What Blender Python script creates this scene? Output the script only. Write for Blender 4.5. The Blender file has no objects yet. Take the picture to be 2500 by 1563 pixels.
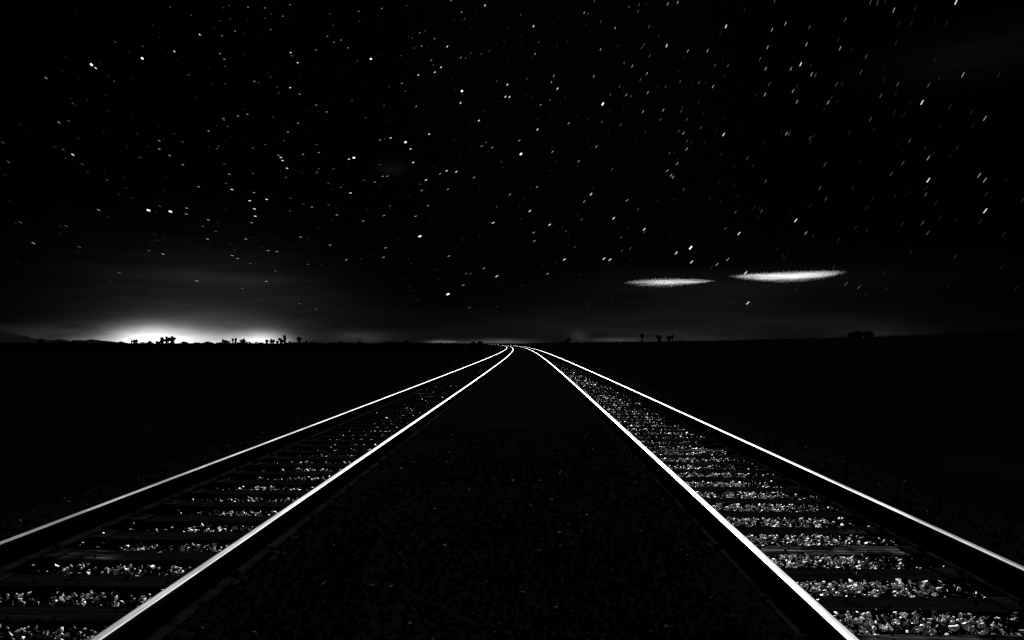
import bpy, bmesh, math, random
import numpy as np
from mathutils import Vector, Matrix

R = math.radians
rng = np.random.default_rng(7)
random.seed(7)
scene = bpy.context.scene
COL = scene.collection

# ---------------------------------------------------------------- camera
FPX, CX, CY = 1600.0, 1250.0, 781.5        # focal length and centre, in pixels of a 2500 px wide frame
CAM_Z = 1.49
YAW = math.atan(44.0 / FPX)                # the straight track runs along +Y
PITCH = math.atan(56.5 / FPX)
cam_d = bpy.data.cameras.new("camera")
cam = bpy.data.objects.new("camera", cam_d)
COL.objects.link(cam)
cam_d.sensor_width = 36.0
cam_d.lens = 36.0 * FPX / 2500.0
cam_d.clip_start = 0.05
cam_d.clip_end = 90000.0
cam.location = (0, 0, CAM_Z)
cam.rotation_euler = (R(90) + PITCH, 0, YAW)
scene.camera = cam
CAM_M = (Matrix.Rotation(YAW, 3, 'Z') @ Matrix.Rotation(R(90) + PITCH, 3, 'X'))


def ray(x, y):
    """direction in the world of a viewing angle given as frame coordinates"""
    return (CAM_M @ Vector(((x - CX) / FPX, -(y - CY) / FPX, -1.0))).normalized()


def azel(x, y):
    d = ray(x, y)
    return math.degrees(math.atan2(d.x, d.y)), math.degrees(math.asin(d.z))


# ---------------------------------------------------------------- light
SUN_AZ, SUN_EL = 3.0, 30.0                 # the moon, high and ahead, out of frame
sun_d = bpy.data.lights.new("moon_light", 'SUN')
sun_d.energy = 4.8
sun_d.angle = R(3.0)
sun_d.color = (1.0, 1.0, 1.0)
sun = bpy.data.objects.new("moon_light", sun_d)
COL.objects.link(sun)
sd = Vector((math.sin(R(SUN_AZ)) * math.cos(R(SUN_EL)), math.cos(R(SUN_AZ)) * math.cos(R(SUN_EL)), math.sin(R(SUN_EL))))
sun.rotation_euler = (-sd).to_track_quat('-Z', 'Y').to_euler()

scene.view_settings.view_transform = 'Standard'
scene.view_settings.look = 'None'
scene.view_settings.exposure = 0.7
scene.view_settings.gamma = 1.0
scene.cycles.use_denoising = False
scene.cycles.filter_width = 1.35
scene.cycles.volume_bounces = 1

world = bpy.data.worlds.new("World")
scene.world = world
world.use_nodes = True
NT = world.node_tree
NT.nodes.clear()


class NB:
    """small helper to write node maths as calls"""
    def __init__(self, nt):
        self.nt = nt

    def new(self, t, **kw):
        n = self.nt.nodes.new(t)
        for k, v in kw.items():
            setattr(n, k, v)
        return n

    def put(self, sock, v):
        if hasattr(v, 'is_output'):
            self.nt.links.new(v, sock)
        else:
            sock.default_value = v

    def m(self, op, a, b=None, c=None, clamp=False):
        n = self.new('ShaderNodeMath', operation=op)
        n.use_clamp = clamp
        self.put(n.inputs[0], a)
        if b is not None:
            self.put(n.inputs[1], b)
        if c is not None:
            self.put(n.inputs[2], c)
        return n.outputs[0]

    def ramp(self, v, a, b, lo=0.0, hi=1.0, interp='SMOOTHSTEP'):
        n = self.new('ShaderNodeMapRange', interpolation_type=interp)
        self.put(n.inputs[0], v)
        for i, q in enumerate((a, b, lo, hi)):
            self.put(n.inputs[i + 1], q)
        return n.outputs[0]

    def noise(self, vec, scale, detail=3.0, rough=0.5):
        n = self.new('ShaderNodeTexNoise')
        if vec is not None:
            self.put(n.inputs['Vector'], vec)
        n.inputs['Scale'].default_value = scale
        n.inputs['Detail'].default_value = detail
        n.inputs['Roughness'].default_value = rough
        return n.outputs[0]


w = NB(NT)
tc = w.new('ShaderNodeTexCoord')
sep = w.new('ShaderNodeSeparateXYZ')
NT.links.new(tc.outputs['Generated'], sep.inputs[0])
DX, DY, DZ = sep.outputs
AZ = w.m('MULTIPLY', w.m('ARCTAN2', DX, DY), 180 / math.pi)
EL = w.m('MULTIPLY', w.m('ARCSINE', DZ), 180 / math.pi)


def lobe(az, saz, el, sel, amp):
    a = w.m('DIVIDE', w.m('SUBTRACT', AZ, az), saz)
    e = w.m('DIVIDE', w.m('SUBTRACT', EL, el), sel)
    s = w.m('ADD', w.m('MULTIPLY', a, a), w.m('MULTIPLY', e, e))
    return w.m('MULTIPLY', w.m('EXPONENT', w.m('MULTIPLY', s, -1.0)), amp)


def total(vals):
    s = vals[0]
    for v in vals[1:]:
        s = w.m('ADD', s, v)
    return s


# streaks of thin high cloud, long in azimuth and flat in elevation
cmb = w.new('ShaderNodeCombineXYZ')
w.put(cmb.inputs[0], w.m('MULTIPLY', AZ, 0.055))
w.put(cmb.inputs[1], w.m('MULTIPLY', EL, 0.55))
STREAK = w.ramp(w.noise(cmb.outputs[0], 1.7, 5.0, 0.55), 0.3, 0.72, 0.65, 1.3)
cmb2 = w.new('ShaderNodeCombineXYZ')
w.put(cmb2.inputs[0], w.m('MULTIPLY', AZ, 0.35))
w.put(cmb2.inputs[1], w.m('MULTIPLY', EL, 1.6))
FINE = w.ramp(w.noise(cmb2.outputs[0], 1.3, 6.0, 0.6), 0.25, 0.75, 0.55, 1.4)

# light dome of the far town and smaller glows along the skyline
town = total([
    lobe(-30.2, 2.3, -0.15, 1.0, 1.9),
    lobe(-26.0, 3.2, -0.2, 0.85, 0.65),
    lobe(-22.4, 1.6, -0.2, 0.82, 1.15),
    lobe(-27.0, 5.0, 0.0, 1.9, 0.075),
])
small = total([
    lobe(-14.6, 2.4, 0.45, 0.5, 0.022),
    lobe(-7.6, 1.1, 0.05, 0.16, 0.16),
    lobe(-2.6, 2.6, 0.0, 0.28, 0.075),
    lobe(4.2, 0.7, 0.55, 0.5, 0.016),
    lobe(7.4, 2.2, 0.28, 0.17, 0.035),
    lobe(13.0, 5.0, 0.1, 0.9, 0.011),
    lobe(27.0, 3.0, 0.5, 1.1, 0.008),
    lobe(-36.5, 3.4, 0.45, 0.7, 0.022),
    lobe(-33.9, 1.6, 0.2, 0.30, 0.08),
])
haze = total([
    lobe(-26.0, 8.5, 1.6, 4.6, 0.013),
    lobe(-25.5, 5.5, 5.15, 0.55, 0.008),
    lobe(16.0, 12.0, 4.6, 1.6, 0.0042),
    lobe(12.0, 14.0, 1.6, 1.5, 0.0055),
    lobe(-2.0, 30.0, 0.0, 2.4, 0.0035),
    lobe(34.0, 5.0, 20.0, 1.5, 0.0022),
    lobe(-12.0, 1.1, 14.8, 0.5, 0.0035),
])
glow = total([w.m('MULTIPLY', town, w.ramp(FINE, 0.55, 1.4, 0.88, 1.12)), w.m('MULTIPLY', small, FINE), w.m('MULTIPLY', haze, STREAK)])
sky = w.new('ShaderNodeTexSky', sky_type='NISHITA')
sky.sun_disc = False
sky.sun_elevation = R(SUN_EL)
sky.sun_rotation = R(SUN_AZ)
bw = w.new('ShaderNodeRGBToBW')
NT.links.new(sky.outputs[0], bw.inputs[0])
night = w.m('MULTIPLY', bw.outputs[0], 0.00003)
val = w.m('ADD', glow, night)
bg = w.new('ShaderNodeBackground')
NT.links.new(val, bg.inputs[0])
bg.inputs[1].default_value = 0.64
wo = w.new('ShaderNodeOutputWorld')
NT.links.new(bg.outputs[0], wo.inputs[0])


# ---------------------------------------------------------------- helpers
def prop(o, **kw):
    for k, v in kw.items():
        o[k] = v
    return o


def empty(name, loc=(0, 0, 0)):
    o = bpy.data.objects.new(name, None)
    COL.objects.link(o)
    o.location = loc
    o.empty_display_size = 0.2
    return o


def mesh_np(name, v, f, mat=None, smooth=False):
    me = bpy.data.meshes.new(name)
    v = np.asarray(v, dtype=np.float32)
    f = np.asarray(f, dtype=np.int32)
    n = f.shape[1]
    me.vertices.add(len(v))
    me.vertices.foreach_set('co', v.ravel())
    me.loops.add(f.size)
    me.loops.foreach_set('vertex_index', f.ravel())
    me.polygons.add(len(f))
    me.polygons.foreach_set('loop_start', np.arange(len(f), dtype=np.int32) * n)
    me.polygons.foreach_set('use_smooth', np.full(len(f), smooth))
    me.update(calc_edges=True)
    me.validate()
    if mat:
        me.materials.append(mat)
    return me


def link(name, me, parent=None, loc=None):
    o = bpy.data.objects.new(name, me)
    COL.objects.link(o)
    if parent is not None:
        o.parent = parent
    if loc is not None:
        o.location = loc
    return o


def material(name, base, rough=1.0, metal=0.0, spec=0.0):
    mt = bpy.data.materials.new(name)
    mt.use_nodes = True
    b = NB(mt.node_tree)
    p = mt.node_tree.nodes['Principled BSDF']
    p.inputs['Base Color'].default_value = (base, base, base, 1)
    p.inputs['Roughness'].default_value = rough
    p.inputs['Metallic'].default_value = metal
    p.inputs['Specular IOR Level'].default_value = spec
    return mt, b, p


def grey(b, val):
    n = b.new('ShaderNodeCombineColor')
    for i in range(3):
        b.put(n.inputs[i], val)
    return n.outputs[0]


# ---------------------------------------------------------------- materials
M = {}
# polished running surface of the rails: bright steel, finely scratched along its length
mt, b, p = material('polished_rail_steel', 0.9, 0.46, 1.0, 0.5)
t = b.new('ShaderNodeTexCoord')
mp = b.new('ShaderNodeMapping')
mp.inputs['Scale'].default_value = (60, 0.7, 60)
b.nt.links.new(t.outputs['Object'], mp.inputs[0])
nz = b.noise(mp.outputs[0], 1.0, 4.0)
b.put(p.inputs['Roughness'], b.ramp(nz, 0.3, 0.7, 0.44, 0.54))
mp2 = b.new('ShaderNodeMapping')
mp2.inputs['Scale'].default_value = (9, 2.2, 9)
b.nt.links.new(t.outputs['Object'], mp2.inputs[0])
wear = b.noise(mp2.outputs[0], 1.0, 6.0, 0.7)
b.put(p.inputs['Base Color'], grey(b, b.m('MULTIPLY', b.ramp(nz, 0.3, 0.7, 0.32, 0.52), b.ramp(wear, 0.3, 0.7, 0.6, 1.25))))
M['polish'] = mt
mt, b, p = material('rusty_rail_steel', 0.01, 1.0, 0.0, 0.0)
t = b.new('ShaderNodeTexCoord')
b.put(p.inputs['Base Color'], grey(b, b.ramp(b.noise(t.outputs['Object'], 9.0, 5.0), 0.3, 0.7, 0.0015, 0.005)))
M['rust'] = mt
# creosoted sleepers with a few pale worn streaks along the grain
mt, b, p = material('creosoted_timber', 0.01)
t = b.new('ShaderNodeTexCoord')
oi = b.new('ShaderNodeObjectInfo')
mp = b.new('ShaderNodeMapping')
mp.inputs['Scale'].default_value = (1.6, 34, 20)
b.nt.links.new(t.outputs['Object'], mp.inputs[0])
va = b.new('ShaderNodeVectorMath', operation='ADD')
b.nt.links.new(mp.outputs[0], va.inputs[0])
cb = b.new('ShaderNodeCombineXYZ')
b.put(cb.inputs[0], b.m('MULTIPLY', oi.outputs['Random'], 57.0))
b.put(cb.inputs[1], b.m('MULTIPLY', oi.outputs['Random'], 91.0))
b.nt.links.new(cb.outputs[0], va.inputs[1])
g = b.noise(va.outputs[0], 1.0, 5.0, 0.6)
va2 = b.new('ShaderNodeVectorMath', operation='ADD')
b.nt.links.new(t.outputs['Object'], va2.inputs[0])
b.nt.links.new(cb.outputs[0], va2.inputs[1])
patch = b.ramp(b.noise(va2.outputs[0], 1.6, 2.0), 0.56, 0.74)
worn = b.m('MULTIPLY', b.m('MULTIPLY', b.ramp(g, 0.45, 0.75), patch), b.ramp(oi.outputs['Random'], 0.55, 1.0, 0.0, 0.20))
b.put(p.inputs['Base Color'], grey(b, b.m('ADD', b.ramp(g, 0.3, 0.75, 0.0008, 0.004), worn)))
bp = b.new('ShaderNodeBump')
bp.inputs['Strength'].default_value = 0.6
bp.inputs['Distance'].default_value = 0.01
b.put(bp.inputs['Height'], g)
b.nt.links.new(bp.outputs[0], p.inputs['Normal'])
M['tie'] = mt
# bare grey timber where the creosote has worn off
mt, b, p = material('weathered_timber', 0.05)
t = b.new('ShaderNodeTexCoord')
mp = b.new('ShaderNodeMapping')
mp.inputs['Scale'].default_value = (1.1, 30, 18)
b.nt.links.new(t.outputs['Object'], mp.inputs[0])
g = b.noise(mp.outputs[0], 1.0, 6.0, 0.62)
sx = b.new('ShaderNodeSeparateXYZ')
b.nt.links.new(t.outputs['Object'], sx.inputs[0])
oi = b.new('ShaderNodeObjectInfo')
va = b.new('ShaderNodeVectorMath', operation='ADD')
cb = b.new('ShaderNodeCombineXYZ')
b.put(cb.inputs[0], b.m('MULTIPLY', oi.outputs['Random'], 43.0))
b.nt.links.new(t.outputs['Object'], va.inputs[0])
b.nt.links.new(cb.outputs[0], va.inputs[1])
pa = b.ramp(b.noise(va.outputs[0], 2.2, 3.0), 0.44, 0.62, 0.04, 1.0)
b.put(p.inputs['Base Color'], grey(b, b.m('MULTIPLY', b.ramp(g, 0.42, 0.70, 0.004, 0.22), pa)))
bp = b.new('ShaderNodeBump')
bp.inputs['Strength'].default_value = 0.8
bp.inputs['Distance'].default_value = 0.01
b.put(bp.inputs['Height'], g)
b.nt.links.new(bp.outputs[0], p.inputs['Normal'])
M['worn_tie'] = mt


def stone_mat(name, lo, hi, spec=0.1, rough=0.85):
    mt, b, p = material(name, lo, rough, 0.0, spec)
    t = b.new('ShaderNodeTexCoord')
    g1 = b.noise(t.outputs['Object'], 16.0, 2.0)
    g2 = b.noise(t.outputs['Object'], 90.0, 3.0, 0.65)
    mix = b.m('ADD', b.m('MULTIPLY', g1, 0.5), b.m('MULTIPLY', g2, 0.5))
    b.put(p.inputs['Base Color'], grey(b, b.ramp(mix, 0.34, 0.66, lo, hi)))
    bp = b.new('ShaderNodeBump')
    bp.inputs['Strength'].default_value = 0.5
    bp.inputs['Distance'].default_value = 0.006
    b.put(bp.inputs['Height'], g2)
    b.nt.links.new(bp.outputs[0], p.inputs['Normal'])
    return mt


STONE_M = [stone_mat('shade_dark_ballast', 0.0006, 0.003, 0.0),  # dark end of the tones that paint light falloff over the ballast
           stone_mat('dull_ballast', 0.006, 0.022, 0.02),
           stone_mat('lit_grey_ballast', 0.16, 0.38, 0.3, 0.5),
           stone_mat('lit_pale_ballast', 0.55, 0.86, 0.6, 0.42)]


def soil(name, lo, hi, scale):
    mt, b, p = material(name, lo)
    t = b.new('ShaderNodeTexCoord')
    n1 = b.noise(t.outputs['Object'], scale, 6.0, 0.62)
    b.put(p.inputs['Base Color'], grey(b, b.ramp(n1, 0.3, 0.7, lo, hi)))
    bp = b.new('ShaderNodeBump')
    bp.inputs['Strength'].default_value = 0.7
    bp.inputs['Distance'].default_value = 0.03
    b.put(bp.inputs['Height'], n1)
    b.nt.links.new(bp.outputs[0], p.inputs['Normal'])
    return mt


M['cinder'] = soil('cinder_bed', 0.0008, 0.002, 14.0)
M['desert'] = soil('dark_desert_soil', 0.0003, 0.001, 0.35)
M['hill'] = soil('hill_rock', 0.002, 0.005, 0.004)
M['leaf'] = soil('yucca_leaf', 0.002, 0.006, 3.0)
M['bark'] = soil('yucca_bark', 0.002, 0.006, 6.0)
M['scrub'] = soil('scrub_leaf', 0.0015, 0.004, 4.0)
M['straw'] = soil('dry_straw', 0.05, 0.14, 12.0)

# ---------------------------------------------------------------- ground, bed, hills
CURVE_Y0, CURVE_R = 8.0, 5100.0


def off(y):
    d = np.maximum(0.0, np.asarray(y, dtype=float) - CURVE_Y0)
    return -d * d / (2 * CURVE_R)


def crest(az):
    """height of the right-hand rise above the camera's level, as a slope"""
    xs = np.tan(np.clip(az, R(-80), R(80))) * FPX + 1294
    return np.interp(xs, [1150, 1300, 1500, 1640, 1810, 2068, 2306, 2500, 3200], [-2, 0.5, 2.2, 4, 7, 12.5, 21.5, 25, 26]) / FPX


def ground_h(x, y):
    r = np.hypot(x, y)
    az = np.arctan2(x, y)
    c = crest(az)
    depth = np.maximum(r * np.cos(az), r * 0.2)
    top = CAM_Z + c * 620 * np.maximum(np.cos(az), 0.2) * 0 + CAM_Z * 0
    rise = np.clip((depth - 60) / 560, 0, 1)
    rise = rise * rise * (3 - 2 * rise)
    h_at = c * 620 + CAM_Z + 0.9
    h_at = np.where(c > 0.0002, h_at, 0.0)
    z = -0.9 + rise * h_at
    z = z + np.where(r > 25, 0.12 * np.sin(x * 0.031 + 1.3) * np.sin(y * 0.027) + 0.05 * np.sin(x * 0.13) * np.sin(y * 0.11 + 2), 0)
    z = z - np.clip((depth - 700) / 8000, 0, 1) * np.where(c > 0.0002, h_at, 0)
    return z


rad = np.concatenate([[0.0], np.geomspace(3, 14000, 150)])
ang = np.linspace(0, 2 * np.pi, 361)[:-1]
RR, AA = np.meshgrid(rad[1:], ang, indexing='ij')
GX, GY = RR * np.sin(AA), RR * np.cos(AA)
GZ = ground_h(GX, GY) + rng.normal(0, 0.02, GX.shape) * (RR < 300)
gv = np.concatenate([[[0, 0, -0.9]], np.stack([GX.ravel(), GY.ravel(), GZ.ravel()], 1)])
nr, na = RR.shape
ii, jj = np.meshgrid(np.arange(nr - 1), np.arange(na), indexing='ij')
a0 = 1 + ii * na + jj
a1 = 1 + ii * na + (jj + 1) % na
gf = np.stack([a0, a1, a1 + na, a0 + na], -1).reshape(-1, 4)
cap = np.stack([np.zeros(na, int), 1 + (np.arange(na) + 1) % na, 1 + np.arange(na), 1 + np.arange(na)], -1)
gm = mesh_np('ground', gv, gf, M['desert'], True)
bm = bmesh.new()
bm.from_mesh(gm)
bm.verts.ensure_lookup_table()
for j in range(na):
    bm.faces.new([bm.verts[0], bm.verts[1 + (j + 1) % na], bm.verts[1 + j]])
bmesh.ops.recalc_face_normals(bm, faces=bm.faces)
bm.to_mesh(gm)
bm.free()
gm.materials.clear()
gm.materials.append(M['desert'])
ground = prop(link('ground', gm), kind='structure', label='flat black desert floor reaching to the horizon on both sides')

LEFT = (-3.450, -1.907)
RIGHT = (1.417, 2.847)
prof = [(-7.6, -1.05), (-6.4, -0.80), (-5.2, -0.32), (-4.6, -0.03), (-4.1, 0.016), (-3.56, 0.018), (-3.37, -0.085), (-2.7, -0.085), (-1.99, -0.085), (-1.80, 0.018), (-1.3, 0.012), (-0.8, -0.05), (-0.2, -0.09), (0.4, -0.07),
        (0.9, 0.008), (1.31, 0.018), (1.50, -0.07), (2.1, -0.07), (2.765, -0.07), (2.955, 0.018), (3.6, 0.016), (4.1, -0.03), (4.8, -0.35), (6.0, -0.78), (7.2, -1.05)]
ys = np.concatenate([np.arange(-4, 30, 0.5), np.arange(30, 150, 2.0), np.arange(150, 760, 6.0)])
bv = []
for y in ys:
    o = float(off(y))
    for x, z in prof:
        bv.append((x + o, y, z + (random.uniform(-0.012, 0.012) if y < 60 and z > -0.9 else 0)))
bv = np.array(bv)
npf = len(prof)
bi, bj = np.meshgrid(np.arange(len(ys) - 1), np.arange(npf - 1), indexing='ij')
q = bi * npf + bj
bf = np.stack([q, q + 1, q + 1 + npf, q + npf], -1).reshape(-1, 4)
bed = prop(link('ballast_bed', mesh_np('ballast_bed', bv, bf, M['cinder'], True)), kind='structure',
           label='dark cinder bed that carries both railway tracks towards the horizon')

# far hills on the left skyline
hp = [(-260, 150), (-120, 140), (0, 165), (100, 185), (250, 230), (330, 240), (400, 245), (450, 268), (500, 290), (600, 297), (700, 300), (780, 305), (860, 290), (940, 300), (1060, 322), (1130, 303), (1200, 305), (1260, 310), (1340, 290),
      (1420, 300), (1500, 312), (1650, 325), (1760, 340), (1840, 352)]
HD = 7000.0
hv, hf = [], []
for i, (hx, hy) in enumerate(hp):
    px, py = hx * 0.1654, 780 + hy * 0.1654
    d = ray(px, py)
    s = HD / d.y
    top = Vector((d.x * s, d.y * s, CAM_Z + d.z * s))
    out = Vector((d.x, d.y, 0)).normalized()
    base = Vector((top.x, top.y, -6))
    ht = top.z + 6
    for k, (dd, fz) in enumerate([(-1100, 0), (-700, 0.30), (-380, 0.52), (-160, 0.82), (0, 1.0), (240, 0.8), (700, 0.35), (1300, 0)]):
        jig = 1 + 0.12 * math.sin(i * 2.3 + k * 1.7) if 0 < k < 4 else 1
        pnt = base + out * dd
        hv.append((pnt.x, pnt.y, -6 + ht * fz * jig))
nk = 8
for i in range(len(hp) - 1):
    for k in range(nk - 1):
        a = i * nk + k
        hf.append((a, a + nk, a + nk + 1, a + 1))
hills = prop(link('hills', mesh_np('hills', hv, hf, M['hill'], True)), kind='structure', label='low dark hills on the far left skyline')

# ---------------------------------------------------------------- tracks
RAIL_TOP = 0.19


def sweep(xs0, profile, ypts, closed=True):
    n = len(profile)
    v = []
    for y in ypts:
        o = float(off(y))
        for (px, pz) in profile:
            v.append((xs0 + o + px, y, pz))
    f = []
    for i in range(len(ypts) - 1):
        for k in range(n if closed else n - 1):
            a = i * n + k
            c = i * n + (k + 1) % n
            f.append((a, c, c + n, a + n))
    return v, f


z0 = 0.012
foot = [(-0.076, z0), (0.076, z0), (0.076, z0 + 0.011), (0.03, z0 + 0.026), (0.0095, z0 + 0.042), (0.0085, z0 + 0.125), (0.034, z0 + 0.138), (0.037, z0 + 0.150),
        (0.0368, RAIL_TOP - 0.008), (0.0320, RAIL_TOP - 0.0025), (0.0255, RAIL_TOP - 0.0004), (0.0, RAIL_TOP), (-0.0255, RAIL_TOP - 0.0004), (-0.0320, RAIL_TOP - 0.0025), (-0.0368, RAIL_TOP - 0.008),
        (-0.037, z0 + 0.150), (-0.034, z0 + 0.138), (-0.0085, z0 + 0.125), (-0.0095, z0 + 0.042), (-0.03, z0 + 0.026), (-0.076, z0 + 0.011)]
yr = np.concatenate([np.arange(-4.5, 40, 1.0), np.arange(40, 200, 1.5), np.arange(200, 720, 4.0)])
TIE_W, TIE_D, TIE_L, PITCH_T = 0.215, 0.17, 2.55, 0.491


def tie_mesh(seed):
    r = random.Random(seed)
    nx, L = 14, TIE_L
    v, f = [], []
    for i in range(nx + 1):
        x = -L / 2 + L * i / nx
        ch = 0.012
        jt = [r.uniform(-0.004, 0.004) for _ in range(6)]
        hw = TIE_W / 2
        ring = [(-hw + jt[0], -TIE_D), (hw + jt[1], -TIE_D), (hw + jt[1], -ch + jt[2]), (hw - ch + jt[3], jt[4] * 0.8), (0, -0.002 + jt[5]), (-hw + ch + jt[0], jt[2] * 0.8), (-hw + jt[0], -ch)]
        for (yy, zz) in ring:
            v.append((x, yy, zz))
    n = 7
    for i in range(nx):
        for k in range(n):
            a, c = i * n + k, i * n + (k + 1) % n
            f.append((a, a + n, c + n, c))
    me = bpy.data.meshes.new('sleeper')
    f += [tuple(range(n)), tuple(reversed(range(nx * n, nx * n + n)))]
    me.from_pydata(v, [], f)
    bm = bmesh.new()
    bm.from_mesh(me)
    bmesh.ops.recalc_face_normals(bm, faces=bm.faces)
    bm.to_mesh(me)
    bm.free()
    me.materials.append(M['tie'])
    return me


TIES = [tie_mesh(i) for i in range(6)]
WORN = tie_mesh(20)
WORN.materials.clear()
WORN.materials.append(M['worn_tie'])


def plate_mesh():
    bm = bmesh.new()
    bmesh.ops.create_cube(bm, size=1, matrix=Matrix.Translation((0, 0, 0.005)) @ Matrix.Diagonal((0.36, 0.18, 0.012, 1)))
    bmesh.ops.bevel(bm, geom=bm.edges[:], offset=0.003, segments=1, affect='EDGES')
    me = bpy.data.meshes.new('tie_plate')
    bm.to_mesh(me)
    bm.free()
    me.materials.append(M['rust'])
    return me


def spike_mesh():
    bm = bmesh.new()
    bmesh.ops.create_cube(bm, size=1, matrix=Matrix.Translation((0, 0, -0.01)) @ Matrix.Diagonal((0.016, 0.016, 0.07, 1)))
    bmesh.ops.create_uvsphere(bm, u_segments=8, v_segments=5, radius=0.019, matrix=Matrix.Translation((0.008, 0, 0.03)) @ Matrix.Diagonal((1.2, 0.9, 0.6, 1)))
    me = bpy.data.meshes.new('spike')
    bm.to_mesh(me)
    bm.free()
    me.materials.append(M['rust'])
    return me


PLATE, SPIKE = plate_mesh(), spike_mesh()


def track(rails, first_tie, label):
    mid = sum(rails) / 2
    root = empty('railway_track', (mid, 0, 0))
    prop(root, label=label, category='railway track', group='pair of tracks curving off to the left')
    for rx in rails:
        v, f = sweep(0.0, foot, yr)
        me = mesh_np('rail', v, f, None, True)
        me.materials.append(M['rust'])
        me.materials.append(M['polish'])
        n = len(foot)
        idx = np.zeros(len(f), dtype=np.int32)
        seg = np.arange(len(f)) % n
        idx[(seg >= 10) & (seg <= 11)] = 1
        me.polygons.foreach_set('material_index', idx)
        me.polygons.foreach_set('use_smooth', ((seg >= 8) & (seg <= 13)))
        bm = bmesh.new()
        bm.from_mesh(me)
        bmesh.ops.recalc_face_normals(bm, faces=bm.faces)
        bm.to_mesh(me)
        bm.free()
        link('rail', me, root, (rx - mid, 0, 0))
    r = random.Random(int(mid * 100))
    for k in range(-12, 130):
        y = first_tie + k * PITCH_T
        pale_one = mid > 0 and k in (0, 3, 12)
        o = link('sleeper', WORN if pale_one else TIES[r.randrange(6)], root, (float(off(y)) + r.uniform(-0.03, 0.03), y, r.uniform(-0.004, 0.003)))
        o.rotation_euler = (r.uniform(-0.01, 0.01), 0, r.uniform(-0.008, 0.008))
        if pale_one:
            o['label'] = 'weathered sleeper with pale bare grain'
        if -2 < k < 14:
            for rx in rails:
                pl = link('tie_plate', PLATE, o, (rx - mid, 0, 0.002))
                pl.rotation_euler = (0, 0, 0)
                for s in (-1, 1):
                    sp = link('spike', SPIKE, o, (rx - mid + s * 0.088, s * 0.05, 0.014))
                    sp.rotation_euler = (0, 0, math.pi if s > 0 else 0)
    far = []
    ff = []
    for k in range(130, 420):
        y = first_tie + k * PITCH_T
        b0 = len(far)
        ox = float(off(y))
        for (xx, yy, zz) in [(-1, -1, 0), (1, -1, 0), (1, 1, 0), (-1, 1, 0), (-1, -1, -1), (1, -1, -1), (1, 1, -1), (-1, 1, -1)]:
            far.append((ox + xx * TIE_L / 2, y + yy * TIE_W / 2, zz * 0.1))
        ff += [(b0, b0 + 1, b0 + 2, b0 + 3), (b0, b0 + 4, b0 + 5, b0 + 1), (b0 + 3, b0 + 2, b0 + 6, b0 + 7), (b0 + 1, b0 + 5, b0 + 6, b0 + 2), (b0, b0 + 3, b0 + 7, b0 + 4)]
    fo = link('distant_sleepers', mesh_np('distant_sleepers', far, ff, M['tie']), root)
    fo['kind'] = 'stuff'
    return root


track(LEFT, 3.595, 'left railway track whose gleaming rails hook left at the horizon')
track(RIGHT, 3.37, 'right railway track with bright pale ballast showing between its sleepers')

# ---------------------------------------------------------------- ballast stones


def hull_stone(seed, npts=13):
    r = np.random.default_rng(seed)
    p = r.normal(size=(npts, 3))
    p /= np.linalg.norm(p, axis=1)[:, None]
    p *= r.uniform(0.78, 1.08, (npts, 1))
    p *= np.array([1.0, r.uniform(0.7, 0.95), r.uniform(0.55, 0.8)])
    bm = bmesh.new()
    for c in p:
        bm.verts.new(c)
    res = bmesh.ops.convex_hull(bm, input=bm.verts)
    loose = [v for v in bm.verts if not v.link_faces]
    bmesh.ops.delete(bm, geom=loose, context='VERTS')
    bmesh.ops.recalc_face_normals(bm, faces=bm.faces)
    bm.verts.index_update()
    v = np.array([x.co[:] for x in bm.verts])
    f = np.array([[l.index for l in x.verts] for x in bm.faces])
    bm.free()
    return v, f


SV = [hull_stone(100 + i) for i in range(10)]


def rotm(n):
    q = rng.normal(size=(n, 4))
    q /= np.linalg.norm(q, axis=1)[:, None]
    a, b_, c, d = q.T
    return np.stack([np.stack([1 - 2 * (c * c + d * d), 2 * (b_ * c - a * d), 2 * (b_ * d + a * c)], -1),
                     np.stack([2 * (b_ * c + a * d), 1 - 2 * (b_ * b_ + d * d), 2 * (c * d - a * b_)], -1),
                     np.stack([2 * (b_ * d - a * c), 2 * (c * d + a * b_), 1 - 2 * (b_ * b_ + c * c)], -1)], 1)


def stones_mesh(name, pos, rad_, tone):
    """many stones in one mesh; tone picks the stone material"""
    V, F, T_ = [], [], []
    base = 0
    var = rng.integers(0, len(SV), len(pos))
    rm = rotm(len(pos))
    for k, (v, f) in enumerate(SV):
        s = np.nonzero(var == k)[0]
        if len(s) == 0:
            continue
        vv = np.einsum('nij,vj->nvi', rm[s], v) * rad_[s][:, None, None] + pos[s][:, None, :]
        nv = len(v)
        ffs = f[None] + (np.arange(len(s)) * nv)[:, None, None] + base
        V.append(vv.reshape(-1, 3))
        F.append(ffs.reshape(-1, 3))
        T_.append(np.repeat(tone[s], len(f)))
        base += len(s) * nv
    me = mesh_np(name, np.concatenate(V), np.concatenate(F))
    for m_ in STONE_M:
        me.materials.append(m_)
    me.polygons.foreach_set('material_index', np.concatenate(T_).astype(np.int32))
    me.update()
    return me


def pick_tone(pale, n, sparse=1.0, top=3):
    """pale: share of pale-toned stones among them"""
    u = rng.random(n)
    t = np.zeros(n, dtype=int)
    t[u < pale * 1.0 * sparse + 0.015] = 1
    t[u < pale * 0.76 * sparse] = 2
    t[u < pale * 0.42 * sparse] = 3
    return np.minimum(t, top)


P, RD, TN = [], [], []


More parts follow.
